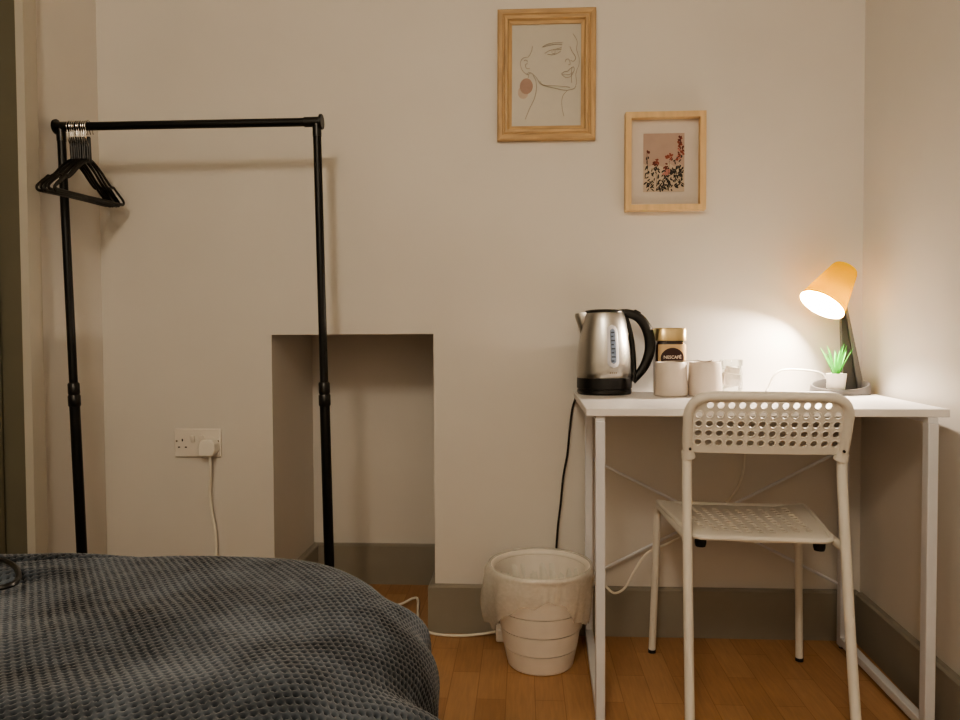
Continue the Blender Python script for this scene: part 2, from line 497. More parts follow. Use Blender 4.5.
# skirting boards
BH, BT = .147, .02
def board(name, path, side):
    """extruded skirting following a 2d path; side = +1 left of travel"""
    bm = bmesh.new()
    P = [Vector(p) for p in path]
    n = len(P)
    offs = []
    for i in range(n):
        d1 = (P[i] - P[i - 1]).normalized() if i else (P[1] - P[0]).normalized()
        d2 = (P[i + 1] - P[i]).normalized() if i < n - 1 else d1
        n1 = Vector((-d1.y, d1.x)) * side; n2 = Vector((-d2.y, d2.x)) * side
        m = (n1 + n2); m = m / max(.3, (1 + n1.dot(n2)))
        offs.append(m)
    prof = [(0, 0), (BT, 0), (BT, BH - .006), (BT - .006, BH), (0, BH)]
    rings = [[bm.verts.new((*(P[i] + offs[i] * a), z)) for a, z in prof] for i in range(n)]
    for i in range(n - 1):
        for k in range(len(prof)):
            k2 = (k + 1) % len(prof)
            bm.faces.new((rings[i][k], rings[i][k2], rings[i + 1][k2], rings[i + 1][k]))
    bm.faces.new(rings[0][::-1]); bm.faces.new(rings[-1])
    return struct(name, bm, GREYP)
board('baseboard_back', [(NX1, ND - .01), (NX1, D), (XR - .01, D)], -1)
board('baseboard_niche', [(NX0, D), (NX0, ND), (NX1 - .021, ND)], -1)
board('baseboard_back_left', [(XL + .01, D), (NX0 - .001, D)], -1)
board('baseboard_right', [(xr(D - .021), D - .021), (xr(YF), YF)], -1)
board('baseboard_left', [(xl(DY1 + .066), DY1 + .066), (xl(D - .021), D - .021)], -1)

# ------------------------------------------------------------------ bed and throw
bed = thing('bed', 'bed standing at lower left under the dark grey waffle throw', 'bed', (-.68, .3, 0))
obj('mattress', box_bm((0, -.15, .365), (.94, 1.9, .2)), MATTR, bed, bevel=.05, seg=4)
obj('bed_base', box_bm((0, -.15, .19), (.94, 1.9, .14)), BEDW, bed, bevel=.01)
for sx in (-.42, .42):
    for sy in (-1.0, .70):
        obj('leg', lathe([(0, 0), (.022, 0), (.03, .12), (0, .12)], 16, (sx, sy, 0)), FELT, bed, smooth=True)

def make_blanket():
    top = .537
    bx0, bx1, by0, by1 = -1.34, -.108, -.75, 1.318    # outer footprint
    rc, re = .38, .17                                  # plan corner radius, edge roll radius
    step = .0019
    ang = R(36)
    A = np.arange(-1.36, .36, step); B = np.arange(.1, 1.76, step)
    a, b = np.meshgrid(A, B, indexing='xy')
    # core = footprint inset by re ; arc-length mapping outside it
    cx0, cx1, cy0, cy1 = bx0 + re, bx1 - re, by0 + re, by1 - re
    rin = rc - re
    # signed distance to rounded core
    mx, my = (cx0 + cx1) / 2, (cy0 + cy1) / 2
    hx, hy = (cx1 - cx0) / 2 - rin, (cy1 - cy0) / 2 - rin
    px, py = a - mx, b - my
    qx, qy = np.abs(px) - hx, np.abs(py) - hy
    ox, oy = np.maximum(qx, 0), np.maximum(qy, 0)
    ln = np.sqrt(ox * ox + oy * oy)
    sd = ln + np.minimum(np.maximum(qx, qy), 0) - rin
    gx = np.where(ln > 1e-6, ox / np.maximum(ln, 1e-6), np.where(qx > qy, 1.0, 0.0)) * np.sign(px)
    gy = np.where(ln > 1e-6, oy / np.maximum(ln, 1e-6), np.where(qx > qy, 0.0, 1.0)) * np.sign(py)
    s = np.maximum(sd, 0)
    th = np.minimum(s / re, PI / 2)
    hor = re * np.sin(th); drop = re * (1 - np.cos(th)) + np.maximum(s - re * PI / 2, 0)
    x = a - gx * s + gx * hor; y = b - gy * s + gy * hor; z = top - drop
    n0 = np.stack([gx * np.sin(th), gy * np.sin(th), np.cos(th)], -1)
    # soft dome
    z += .012 * np.cos(np.clip(px / .75, -1.5, 1.5)) - .012
    # folds: hanging edge ripples and rumples on top
    along = px * (-gy) + py * gx
    rip = np.clip((s - re * .6) / .10, 0, 1)
    phase = np.arctan2(b - .3, a + .7)
    wob = np.sin(phase * 46) * .55 + np.sin(phase * 27 + 1.3) * .6 + np.sin(phase * 71 + .4) * .25
    disp = rip * wob * .020
    def ridge(x0, y0, x1, y1, w, h):
        dx, dy = x1 - x0, y1 - y0; L = math.hypot(dx, dy); dx /= L; dy /= L
        t = np.clip((a - x0) * dx + (b - y0) * dy, 0, L)
        d = np.hypot(a - x0 - t * dx, b - y0 - t * dy)
        fade = np.sin(np.clip(t / L, 0, 1) * PI) ** .6
        return h * fade * np.exp(-(d / w) ** 2)
    disp = disp + ridge(-1.1, 1.08, -.58, 1.215, .022, .004) - ridge(-1.1, 1.075, -.6, 1.215, .014, .016)
    disp = disp + ridge(-1.1, .98, -.72, 1.1, .022, .012) - ridge(-1.1, .945, -.74, 1.055, .014, .012)
    disp = disp + ridge(-.75, .62, -.2, .75, .05, .008) + ridge(-.5, .95, -.2, .7, .05, .006) + ridge(-.9, .6, -.4, 1.0, .06, .007)
    rng = np.random.default_rng(3)
    for k in range(26):
        fx, fy = rng.normal(0, 9, 2); ph = rng.uniform(0, 6.28)
        disp = disp + .0006 * np.sin(fx * a + fy * b + ph)
    # waffle pits, slightly wandering grid
    wa = a + .006 * np.sin(5 * b + 1) + .004 * np.sin(11 * b + 3 * a); wb = b + .006 * np.sin(6 * a) + .003 * np.sin(13 * a - 4 * b)
    u = (wa * math.cos(ang) + wb * math.sin(ang)) / .0098
    v = (-wa * math.sin(ang) + wb * math.cos(ang)) / .0098
    cu = .5 + .5 * np.cos(2 * PI * u); cv = .5 + .5 * np.cos(2 * PI * v)
    pit = np.clip(cu * cv * 1.9 - .5, 0, 1)
    ridgev = .5 + .5 * np.cos(2 * PI * u)
    hgt = -.0056 * pit - .0003 * ridgev
    fuzz = rng.normal(0, .00022, a.shape)
    tot = disp + hgt + fuzz
    x = x + n0[..., 0] * tot; y = y + n0[..., 1] * tot; z = z + n0[..., 2] * tot
    # scalloped hem height
    hem = .245 + .03 * wob
    lim = s < (re * PI / 2 + hem - .12)
    co = np.stack([x, y, z], -1)
    H, W = a.shape
    idx = np.arange(H * W).reshape(H, W)
    ok = lim[:-1, :-1] & lim[1:, :-1] & lim[:-1, 1:] & lim[1:, 1:]
    q = np.stack([idx[:-1, :-1][ok], idx[:-1, 1:][ok], idx[1:, 1:][ok], idx[1:, :-1][ok]], -1)
    used = np.unique(q); remap = np.full(H * W, -1); remap[used] = np.arange(len(used))
    q = remap[q]; vco = co.reshape(-1, 3)[used]
    me = bpy.data.meshes.new('throw_blanket')
    me.vertices.add(len(vco)); me.vertices.foreach_set('co', vco.astype(np.float32).ravel())
    me.loops.add(q.size); me.loops.foreach_set('vertex_index', q.astype(np.int32).ravel())
    me.polygons.add(len(q)); me.polygons.foreach_set('loop_start', np.arange(0, q.size, 4, dtype=np.int32))
    me.update(calc_edges=True); me.validate()
    me.polygons.foreach_set('use_smooth', np.ones(len(q), dtype=bool))
    at = me.attributes.new('pit_shade', 'FLOAT', 'POINT')
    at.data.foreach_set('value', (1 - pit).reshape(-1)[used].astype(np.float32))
    return me
def blanket_mat():
    m = bpy.data.materials.new('dark_grey_waffle_fleece'); m.use_nodes = True; nt = m.node_tree; b = nt.nodes['Principled BSDF']
    L = nt.links.new
    at = nt.nodes.new('ShaderNodeAttribute'); at.attribute_name = 'pit_shade'
    tc = nt.nodes.new('ShaderNodeTexCoord')
    nz = nt.nodes.new('ShaderNodeTexNoise'); nz.inputs['Scale'].default_value = 7; nz.inputs['Detail'].default_value = 6; nz.inputs['Roughness'].default_value = .65
    L(tc.outputs['Object'], nz.inputs['Vector'])
    cr = nt.nodes.new('ShaderNodeValToRGB')
    cr.color_ramp.elements[0].position = .36; cr.color_ramp.elements[0].color = lin((38, 43, 49))
    cr.color_ramp.elements[1].position = .62; cr.color_ramp.elements[1].color = lin((86, 94, 104))
    L(nz.outputs['Fac'], cr.inputs['Fac'])
    r = nt.nodes.new('ShaderNodeMapRange'); r.inputs['To Min'].default_value = .10; r.inputs['To Max'].default_value = 1  # painted shade: fleece colour darkens inside the waffle pits
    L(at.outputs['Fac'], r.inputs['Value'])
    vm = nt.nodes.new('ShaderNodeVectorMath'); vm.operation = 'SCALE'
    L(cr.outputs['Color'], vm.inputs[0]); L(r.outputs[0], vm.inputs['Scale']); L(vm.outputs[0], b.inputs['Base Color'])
    b.inputs['Roughness'].default_value = .95; b.inputs['Sheen Weight'].default_value = .25; b.inputs['Sheen Roughness'].default_value = .5
    b.inputs['Specular IOR Level'].default_value = .1
    return m
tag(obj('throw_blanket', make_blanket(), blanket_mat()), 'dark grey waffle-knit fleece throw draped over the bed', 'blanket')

tag(obj('cord_loop', tube(catmull([(-1.05, 1.075, .548), (-.93, 1.10, .549), (-.85, 1.10, .549), (-.805, 1.078, .549), (-.768, 1.042, .549), (-.742, 1.005, .549), (-.737, .982, .549), (-.755, .970, .549), (-.83, .965, .549), (-.95, .955, .548)], 8), .0042, sides=8), BLACKP, smooth=True),
    'loop of thin black cord lying on the grey throw at the left edge', 'cord')

# ------------------------------------------------------------------ clothes rail
rack = thing('clothes_rail', 'black metal clothes rail frame standing behind the bed', 'clothes rack', (-.92, 1.97, 0))
def RP(p): return Vector(p) - Vector((-.92, 1.97, 0))
LT, LB = Vector((-1.289, 1.962, 1.499)), Vector((-1.247, 1.962, .03))
RT, RB = Vector((-.566, 1.978, 1.501)), Vector((-.541, 1.978, .03))
def lerp(a, b, t): return a + (b - a) * t
obj('top_bar', tube([RP(LT), RP(RT)], .0115, sides=20), BLACKM, rack, smooth=True)
for (T, B_) in ((LT, LB), (RT, RB)):
    zj = .748
    t = (T.z - zj) / (T.z - B_.z); J = lerp(T, B_, t)
    p = obj('post', tube([RP(T), RP(J)], .0112, sides=20), BLACKM, rack, smooth=True)
    obj('lower_post', tube([RP(J), RP(B_)], .0138, sides=20), BLACKM, rack, smooth=True)
    d = (B_ - T).normalized()
    obj('joint_collar', tube([RP(J - d * .034), RP(J - d * .03), RP(J - d * .004), RP(J), RP(J + d * .004), RP(J + d * .03), RP(J + d * .034)],
        [.0125, .0155, .0155, .0142, .0165, .0165, .0145], sides=20), BLACKP, rack, smooth=True)
    sx = -1 if T.x < -1 else 1
    c = bmesh.new()
    add_tube(c, [RP(T + Vector((-sx * .034, 0, 0))), RP(T + Vector((sx * .012, 0, 0)))], .0138, sides=20)
    add_tube(c, [RP(T), RP(T + d * .04)], .0122, sides=20)
    add_tube(c, [RP(T + Vector((sx * .010, 0, 0))), RP(T + Vector((sx * .016, 0, 0)))], [.021, .0205], sides=20)
    obj('corner_connector', c, BLACKP, rack, smooth=True)
    obj('foot_bar', tube([RP(B_ + Vector((0, -.2, -.015))), RP(B_ + Vector((0, .17, -.015)))], .014, sides=16), BLACKM, rack, smooth=True)
obj('lower_rail', tube([RP(LB + Vector((0, 0, .08))), RP(RB + Vector((0, 0, .08)))], .011, sides=16), BLACKM, rack, smooth=True)

# hangers : local origin at the rail axis, plane = YZ
hk = [(0, 0, -.080), (0, 0, -.062), (0, -.004, -.050), (0, -.013, -.034)]
for k in range(0, 11):
    a = R(215 - k * 24)
    hk.append((0, .0172 * math.cos(a), .0172 * math.sin(a)))
hk += [(0, .0195, -.016)]
hook_me = obj('hook', tube(catmull(hk, 4), .0014, sides=8), CHROME, None, smooth=True)
body_pts = [(0, 0, -.090), (0, .018, -.096), (0, .046, -.114), (0, .076, -.139), (0, .094, -.151), (0, .106, -.152), (0, .117, -.160),
            (0, .139, -.175), (0, .152, -.186), (0, .151, -.194), (0, .139, -.196), (0, .085, -.195)]
body_pts = body_pts + [(0, 0, -.194)] + [(0, -y, z) for (_, y, z) in reversed(body_pts[1:])]
hb = bmesh.new()
add_tube(hb, catmull(body_pts, 4, closed=True), .0042, sides=8, closed=True, flat=.62)
add_tube(hb, [(0, 0, -.026), (0, 0, -.030), (0, 0, -.080), (0, 0, -.098)], [.0030, .0042, .0045, .0052], sides=10)
hanger = thing('coat_hanger', '', 'coat hanger', (0, 0, 0), 0, 'coat hangers on the rail')
body = obj('hanger_body', hb, BROWNBLK, hanger, smooth=True)
hook_me.parent = hanger
HN = 9
ords = ['black plastic hanger nearest the left rail post', 'second black plastic hanger from the left rail post', 'third black plastic hanger from the left rail post',
        'fourth black plastic hanger from the left rail post', 'middle one of the nine black plastic hangers on the rail', 'fourth black plastic hanger from the free right end of the bunch',
        'third black plastic hanger from the right end of the bunch', 'second black plastic hanger from the right end of the bunch', 'rightmost black plastic hanger of the bunch on the rail']
rots = [-2, 4, 1, -4, 3, -2, 4, 1, -3]
for i in range(HN):
    if i == 0: h = hanger
    else:
        h = hanger.copy(); COL.objects.link(h)
        for ch in (body, hook_me):
            c = ch.copy(); COL.objects.link(c); c.parent = h
    h.location = (-1.262 + .0066 * i, 1.963, 1.4965)
    h.rotation_euler = (R(3.0 + random.uniform(-1.6, 1.6)), R(random.uniform(-1.0, 1.0)), R(rots[i] * .8))
    h['label'] = ords[i]; h.scale = (1, 1, 1)

# ------------------------------------------------------------------ wall socket, extension lead
sock = thing('wall_socket', 'white double power socket on the wall beside the recess', 'socket', (-1.011, D, .58))
obj('face_plate', box_bm((0, -.005, 0), (.148, .010, .088)), SOCKP, sock, bevel=.003)
for (x0) in (-.068 + .012, .036):
    hb2 = bmesh.new()
    cx = -.048 if x0 < 0 else .046
    for (dx, dz, w, h) in ((0, .009, .004, .008), (-.011, -.013, .0065, .004), (.011, -.013, .0065, .004)):
        add_box(hb2, (cx + dx, -.0101, dz), (w, .0016, h))
    obj('socket_holes', hb2, DARKSLOT, sock)
obj('switch', box_bm((-.014, -.0125, .014), (.012, .007, .020), Matrix.Rotation(R(8), 3, 'X')), SOCKP, sock, bevel=.0015)
obj('switch', box_bm((.014, -.0125, .014), (.012, .007, .020), Matrix.Rotation(R(8), 3, 'X')), SOCKP, sock, bevel=.0015)
for dx in (-.066, .066):
    obj('screw', tube([(dx, -.0095, .006), (dx, -.0115, .006)], .0028, sides=12), mat('screw_cap', (110, 98, 82), .4, metal=.5), sock, smooth=True)

ext = thing('extension_lead', 'white extension lead running from wall socket along the floor behind the bin', 'extension lead', (-.03, 2.12, 0))
def EP(*p): return Vector(p) - Vector((-.03, 2.12, 0))
pb = bmesh.new()
prism(pb, smooth_outline([(-.026, -.022), (-.020, -.026), (.018, -.026), (.026, -.012), (.026, .012), (.016, .024), (-.016, .024), (-.026, .010)], .006), -.018, .018, axis='y')
bmesh.ops.translate(pb, verts=pb.verts, vec=EP(-.967, D - .029, .570))
obj('plug', pb, WHITEP, ext, bevel=.004)
cpath = [(-.963, D - .03, .545), (-.963, D - .03, .520), (-.967, D - .022, .47), (-.972, D - .016, .43), (-.966, D - .018, .37), (-.955, D - .018, .30), (-.95, D - .03, .2), (-.95, D - .05, .06), (-.93, 2.10, .008), (-.86, 2.06, .006),
         (-.75, 2.11, .006), (-.62, 2.28, .006), (-.5, 2.38, .006), (-.42, 2.36, .012), (-.375, 2.385, .025), (-.357, 2.39, .022), (-.348, 2.33, .006), (-.335, 2.25, .005), (-.312, 2.18, .005), (-.262, 2.145, .005), (-.19, 2.138, .005), (-.13, 2.15, .006), (-.085, 2.135, .02)]
obj('cord', tube(catmull([EP(*p) for p in cpath], 6), .0042, sides=10), CABLE, ext, smooth=True)
obj('socket_block', box_bm(EP(.03, 2.125, .022), (.225, .05, .040)), WHITEP, ext, bevel=.006, seg=3)
for k in range(3):
    obj('outlet', box_bm(EP(-.035 + k * .055, 2.125, .0422), (.04, .036, .0015)), SOCKP, ext, bevel=.0004)

# ------------------------------------------------------------------ pictures
FY = D - .001
def ring_frame(x0, x1, z0, z1, prof, parent, ox, oz, mv, mh, name='frame'):
    """four mitred rails; prof = [(inset, height off wall)]"""
    for side in range(4):
        b3 = bmesh.new()
        def pt(t, ins, h):
            if side == 0: return (x0 + ins if t == 0 else x1 - ins, -h, z1 - ins)
            if side == 1: return (x0 + ins if t == 0 else x1 - ins, -h, z0 + ins)
            if side == 2: return (x0 + ins, -h, z0 + ins if t == 0 else z1 - ins)
            return (x1 - ins, -h, z0 + ins if t == 0 else z1 - ins)
        ra = [b3.verts.new(pt(0, i, h)) for i, h in prof]; rb = [b3.verts.new(pt(1, i, h)) for i, h in prof]
        n = len(prof)
        for k in range(n):
            b3.faces.new((ra[k], ra[(k + 1) % n], rb[(k + 1) % n], rb[k]))
        b3.faces.new(ra[::-1]); b3.faces.new(rb)
        obj(name, b3, mh if side < 2 else mv, parent)

f1 = thing('picture_frame', 'larger oak-framed line drawing of a face hanging high on the wall', 'picture', (.073, FY, 1.683))
f1.rotation_euler = (0, R(.4), 0)
prof1 = [(0, 0), (0, .016), (.004, .019), (.014, .019), (.017, .016), (.020, .016), (.023, .021), (.030, .021), (.034, .013), (.043, .010), (.043, .003), (.043, 0)]
ring_frame(-.1455, .1455, -.193, .193, prof1, f1, 0, 0, OAK, OAKH)
# drawing : coordinates measured in the paper's own frame (552 x 720 view)
def dp(u, v): return ((u / 4.8 - 57.5 + .2) * .002965 * 1.0 + .0105, -.0075, (71.5 - v / 4.8) * .002945 + .005)
bm = bmesh.new()
add_box(bm, (0, -.004, 0), (.222, .004, .318), mi=0)
lines = [
    [(385, 155), (398, 175), (406, 197), (402, 225), (408, 250), (415, 275), (414, 305), (404, 330), (399, 355), (403, 380), (400, 402), (390, 418), (360, 425)],
    [(370, 215), (380, 238), (393, 258), (398, 272), (388, 287), (374, 282)],
    [(348, 290), (352, 278), (366, 277), (372, 300), (362, 304)],
    [(330, 346), (345, 336), (360, 334), (372, 322), (388, 314), (392, 330), (382, 345)],
    [(331, 349), (348, 348), (366, 350), (388, 340)], [(334, 352), (350, 363), (370, 362), (386, 346)],
    [(380, 318), (378, 350), (380, 390)],
    [(170, 335), (190, 342), (212, 364), (235, 396), (290, 412), (350, 425), (392, 418)], [(225, 378), (245, 398), (300, 403), (352, 408), (372, 412)],
    [(168, 266), (148, 266), (134, 284), (136, 310), (147, 332), (165, 346), (182, 340)], [(168, 292), (157, 300), (162, 316), (178, 318)], [(150, 280), (160, 276), (168, 284)],
    [(190, 210), (187, 232), (178, 252), (168, 266)],
    [(238, 216), (258, 204), (290, 197), (335, 195)], [(238, 216), (265, 210), (300, 204), (334, 206)],
    [(250, 246), (272, 234), (300, 228), (330, 229)], [(262, 250), (285, 254), (308, 248), (326, 238)], [(284, 234), (286, 246), (298, 246), (300, 232)], [(290, 232), (306, 226), (330, 220)],
    [(195, 350), (208, 380), (210, 420), (200, 465), (178, 510), (157, 562)],
    [(358, 428), (340, 448), (333, 475), (336, 515), (344, 550)],
    [(165, 340), (172, 352), (170, 364)],
]
for l in lines:
    P2 = [Vector(dp(*p)) for p in l]
    C2 = catmull(P2, 5)
    add_tube(bm, C2, .00075, sides=5, mi=1)
def disc(bm, c, rx, rz, y, mi, n=24, rot=0):
    vs = []
    for k in range(n):
        a = 2 * PI * k / n
        X, Z = rx * math.cos(a), rz * math.sin(a)
        vs.append(bm.verts.new((c[0] + X * math.cos(rot) - Z * math.sin(rot), y, c[1] + X * math.sin(rot) + Z * math.cos(rot))))
    bm.faces.new(vs).material_index = mi
e1 = dp(162, 402); e2 = dp(147, 432)
disc(bm, (e2[0], e2[2]), .016, .019, -.0063, 3); disc(bm, (e1[0], e1[2]), .0195, .0235, -.0066, 2)
o = obj('drawing', bm, [PAPER, INK, EARPINK, EARPALE], f1)

f2 = thing('picture_frame', 'smaller light wood box frame with a floral print, hanging lower right', 'picture', (.4205, FY, 1.4185))
f2.rotation_euler = (0, R(.15), 0)
prof2 = [(0, 0), (0, .030), (.017, .030), (.017, .006), (.017, 0)]
ring_frame(-.1165, .1165, -.1435, .1435, prof2, f2, 0, 0, PINE, PINE)
obj('mount', box_bm((0, -.004, 0), (.204, .004, .258)), MOUNT, f2)
bm = bmesh.new()
PX0, PX1, PZ0, PZ1 = -.0615, .0585, -.086, .0855
add_box(bm, ((PX0 + PX1) / 2, -.0068, (PZ0 + PZ1) / 2), (PX1 - PX0, .0012, PZ1 - PZ0), mi=0)
rs = random.Random(11)
def pp(u, v): return (PX0 + (u - 168) / 262 * (PX1 - PX0), PZ1 - (v - 180) / 375 * (PZ1 - PZ0))
_yy = [-.0078]
def blob(u, v, a, b_, rot, mi):
    _yy[0] -= .0000045
    c = pp(u, v); k = (PX1 - PX0) / 262
    disc(bm, c, a * k, b_ * k, _yy[0], mi, 10, R(rot))
# pale ground along the foot of the print
def inb(u, v): return 178 < u < 420 and 190 < v < 545
gp = [(168, 555), (430, 555), (430, 400), (400, 372), (370, 395), (330, 372), (290, 396), (245, 376), (205, 392), (168, 372)]
f_ = bm.faces.new([bm.verts.new((pp(u, v)[0], -.0077, pp(u, v)[1])) for u, v in gp]); f_.material_index = 1
for i in range(190):
    u = rs.uniform(176, 422); v = rs.uniform(395, 548) if rs.random() < .82 else rs.uniform(330, 400)
    if v < 400 and 215 < u < 350: continue
    blob(u, v, rs.uniform(8, 15), rs.uniform(3, 5.5), rs.uniform(25, 155), 2)
for (u, v) in ((380, 405), (400, 420), (398, 450), (375, 455), (362, 430)):
    blob(u, v, 13, 6, rs.uniform(0, 180), 2)
for (u, v, n, sp, mi) in ((245, 362, 12, 22, 3), (335, 332, 14, 24, 3), (315, 425, 18, 30, 4), (195, 296, 5, 11, 5), (310, 392, 6, 16, 5), (250, 375, 5, 20, 5)):
    for i in range(n):
        a = rs.uniform(0, 6.28); r = sp * math.sqrt(rs.random())
        blob(u + r * math.cos(a), v + r * math.sin(a), rs.uniform(7, 12), rs.uniform(4, 6.5), rs.uniform(0, 180), mi)
for i in range(34):
    v = 205 + i * 4.4; w = 5 + (v - 205) * .16
    blob(402 + rs.uniform(-w, w) * 1.1, v, rs.uniform(7, 12), rs.uniform(4, 7), rs.uniform(0, 180), rs.choice((3, 3, 5, 5, 4)))
for (u0, v0, u1, v1) in ((190, 300, 196, 420), (246, 380, 252, 500), (334, 350, 325, 500), (402, 230, 398, 480)):
    for k in range(14):
        t = k / 13; blob(u0 + (u1 - u0) * t, v0 + (v1 - v0) * t, 1.5, 5, 0, 2)
obj('floral_print', bm, [PRINTBG, PRINTLOW, PLEAF, PRED, PPINK, PRUST], f2)

# ------------------------------------------------------------------ desk
DH = .739
desk = thing('desk', 'small white desk with metal frame standing in the right corner', 'desk', (.553, 1.896, 0), R(-2.0))
hw, hd = .400, .256
_di = Matrix.Rotation(R(2.0), 3, 'Z')
def DL(x, y):
    v = _di @ (Vector((x, y, 0)) - Vector((.553, 1.896, 0))); return (v.x, v.y)
bm = bmesh.new()
prism(bm, [(-hw, -hd), DL(.940, 1.640), DL(xr(2.183) - .003, 2.1835), DL(.153, 2.1835)], DH - .018, DH)
obj('desktop', bm, DESKT, desk, bevel=.002)
TS, TD = .022, .027
for sx in (-1, 1):
    x = sx * (hw - (.033 if sx < 0 else .041))
    yf, yb = -hd + .022, hd - .022
    obj('leg', box2((x - TS / 2, yf - TD / 2, .006), (x + TS / 2, yf + TD / 2, DH - .030)), WHITEM, desk, bevel=.002)
    obj('leg', box2((x - TS / 2, yb - TD / 2, .006), (x + TS / 2, yb + TD / 2, DH - .030)), WHITEM, desk, bevel=.002)
    obj('top_rail', box2((x - TS / 2, yf - TS / 2, DH - .0305), (x + TS / 2, yb + TS / 2, DH - .018)), WHITEM, desk, bevel=.0015)
    obj('bottom_rail', box2((x - TS / 2, yf + TS / 2, .012), (x + TS / 2, yb - TS / 2, .012 + TS)), WHITEM, desk, bevel=.002)
    for yy in (yf, yb):
        obj('foot_pad', tube([(x, yy, 0), (x, yy, .006)], .009, sides=12), FELT, desk, smooth=True)
xb = hw - .033
b1 = bmesh.new()
yb = hd - .012
obj('cross_brace', tube([(-xb, yb, .545), (xb, yb, .175)], .0045, sides=8), WHITEM, desk, smooth=True)
obj('cross_brace', tube([(-xb, yb + .006, .185), (xb, yb + .006, .575)], .0045, sides=8), WHITEM, desk, smooth=True)

# ------------------------------------------------------------------ chair
chair = thing('chair', 'white chair with perforated back and seat drawn up to the desk', 'chair', (.518, 1.5, 0), R(-5))
TR = .0106
def chair_back_fn(s, t):
    # s across, t up from .0 (bottom) to .145 ; leans back (towards -v) with height
    lean = .112 - .34 * t
    bow = -.012 * (1 - (s / .178) ** 2)
    p = Vector((s, lean + bow - .0, .638 + t * .985))
    n = Vector((.12 * s / .178, -.985, -.34)).normalized()
    return p, n
outl = smooth_outline([(-.157, .008), (.157, .008), (.163, .03), (.166, .138), (-.166, .138), (-.163, .03)], [.006, .006, .02, .052, .052, .02], 8)
pitch = .0219
holes = []
for r_ in range(5):
    t = .1185 - r_ * .0215
    n = 12 if r_ == 0 else 14
    for k in range(n):
        holes.append(((k - (n - 1) / 2) * pitch, t))
back = obj('backrest', plate_with_holes(outl, holes, .0072, .02, chair_back_fn, .0032), CHAIRW, chair, smooth=True, angle=50)
# raised rims round the holes
rimbm = bmesh.new()
for (s, t) in holes:
    ring = []
    for k in range(12):
        a = 2 * PI * k / 12
        p, n = chair_back_fn(s + .0082 * math.cos(a), t + .0082 * math.sin(a)); ring.append(p + n * .0018)
    add_tube(rimbm, ring, .0012, sides=5, closed=True)
obj('hole_rims', rimbm, CHAIRW, back, smooth=True)
# wrapped rolled border (U-shaped sleeve round the tube)
bord = []
for (s, t) in smooth_outline([(-.160, -.004), (-.164, .03), (-.166, .138), (.166, .138), (.164, .03), (.160, -.004)], [0, .02, .056, .056, .02, 0], 10):
    p, n = chair_back_fn(s, t); bord.append(p)
rad = []
for i, p in enumerate(bord):
    rad.append(.0155 if i in (0, len(bord) - 1) else .0110)
obj('back_rim', tube(bord, rad, sides=14), CHAIRW, back, smooth=True)
for s in (-1, 1):
    p, n = chair_back_fn(s * .158, .022)
    obj('screw_hole', tube([p + n * .0125, p + n * .0165], .0028, sides=10), DARKSLOT, back, smooth=True)
for s in (-1, 1):
    # rear leg: from the back sleeve down to the floor
    pth = catmull([(s * .1655, .108, .648), (s * .163, .112, .615), (s * .164, .098, .50), (s * .166, .05, .22), (s * .168, .006, .006)], 8)
    obj('leg', tube(pth, TR, sides=16), CHAIRW, chair, smooth=True)
    obj('leg_cap', tube([(s * .168, .0057, 0), (s * .168, .0060, .008)], TR * 1.02, sides=16), FELT, chair, smooth=True)
    # front leg bending back under the seat to meet the rear leg
    pth = [(s * .200, .545, .004), (s * .192, .530, .25), (s * .188, .520, .395), (s * .186, .508, .422), (s * .184, .488, .434), (s * .178, .40, .437), (s * .160, .16, .445), (s * .1635, .092, .446)]
    dense = [Vector(pth[0]), Vector(pth[1])] + catmull([pth[1], pth[2], pth[3], pth[4], pth[5]], 6)[1:] + [Vector(pth[6]), Vector(pth[7])]
    obj('leg', tube(dense, TR * .95, sides=16), CHAIRW, chair, smooth=True)
    obj('leg_cap', tube([(s * .2002, .5453, 0), (s * .2000, .545, .010)], TR, sides=16), FELT, chair, smooth=True)
    obj('seat_clip', lathe([(0, 0), (.011, .001), (.013, .008), (.013, .016), (0, .016)], 14, (s * .128, .145, .4235)), FELT, chair, smooth=True)
def seat_fn(s, t):
    # t: 0 rear .. .395 front
    w = .152 + .042 * t / .395
    q = s / w
    sag = -(.010 + .009 * t / .395) * (1 - q * q)
    e = max(0, (.05 - t) / .05); e2 = max(0, (t - .36) / .04)
    z = .453 + .012 * (1 - t / .395) + sag - .010 * e * e - .012 * e2 * e2 - .006 * max(0, abs(q) - .9) / .1
    return Vector((s, .118 + t, z)), Vector((0, 0, 1))
so = smooth_outline([(-.148, 0), (.148, 0), (.186, .30), (.192, .395), (-.192, .395), (-.186, .30)], [.02, .02, .05, .03, .03, .05], 6)
sh = []
for r_ in range(10):
    for k in range(10):
        sh.append(((k - 4.5) * (.0258 + .0035 * r_ / 9), .062 + r_ * .0300))
obj('seat', plate_with_holes(so, sh, .0084, .022, seat_fn, .0022, 10), CHAIRW, chair, smooth=True, angle=50)
lip = [seat_fn(s, t)[0] for s, t in so]
obj('seat_rim', tube(lip, .0062, sides=8, closed=True), CHAIRW, chair, smooth=True)

# ------------------------------------------------------------------ things on the desk
TZ = DH + .0003
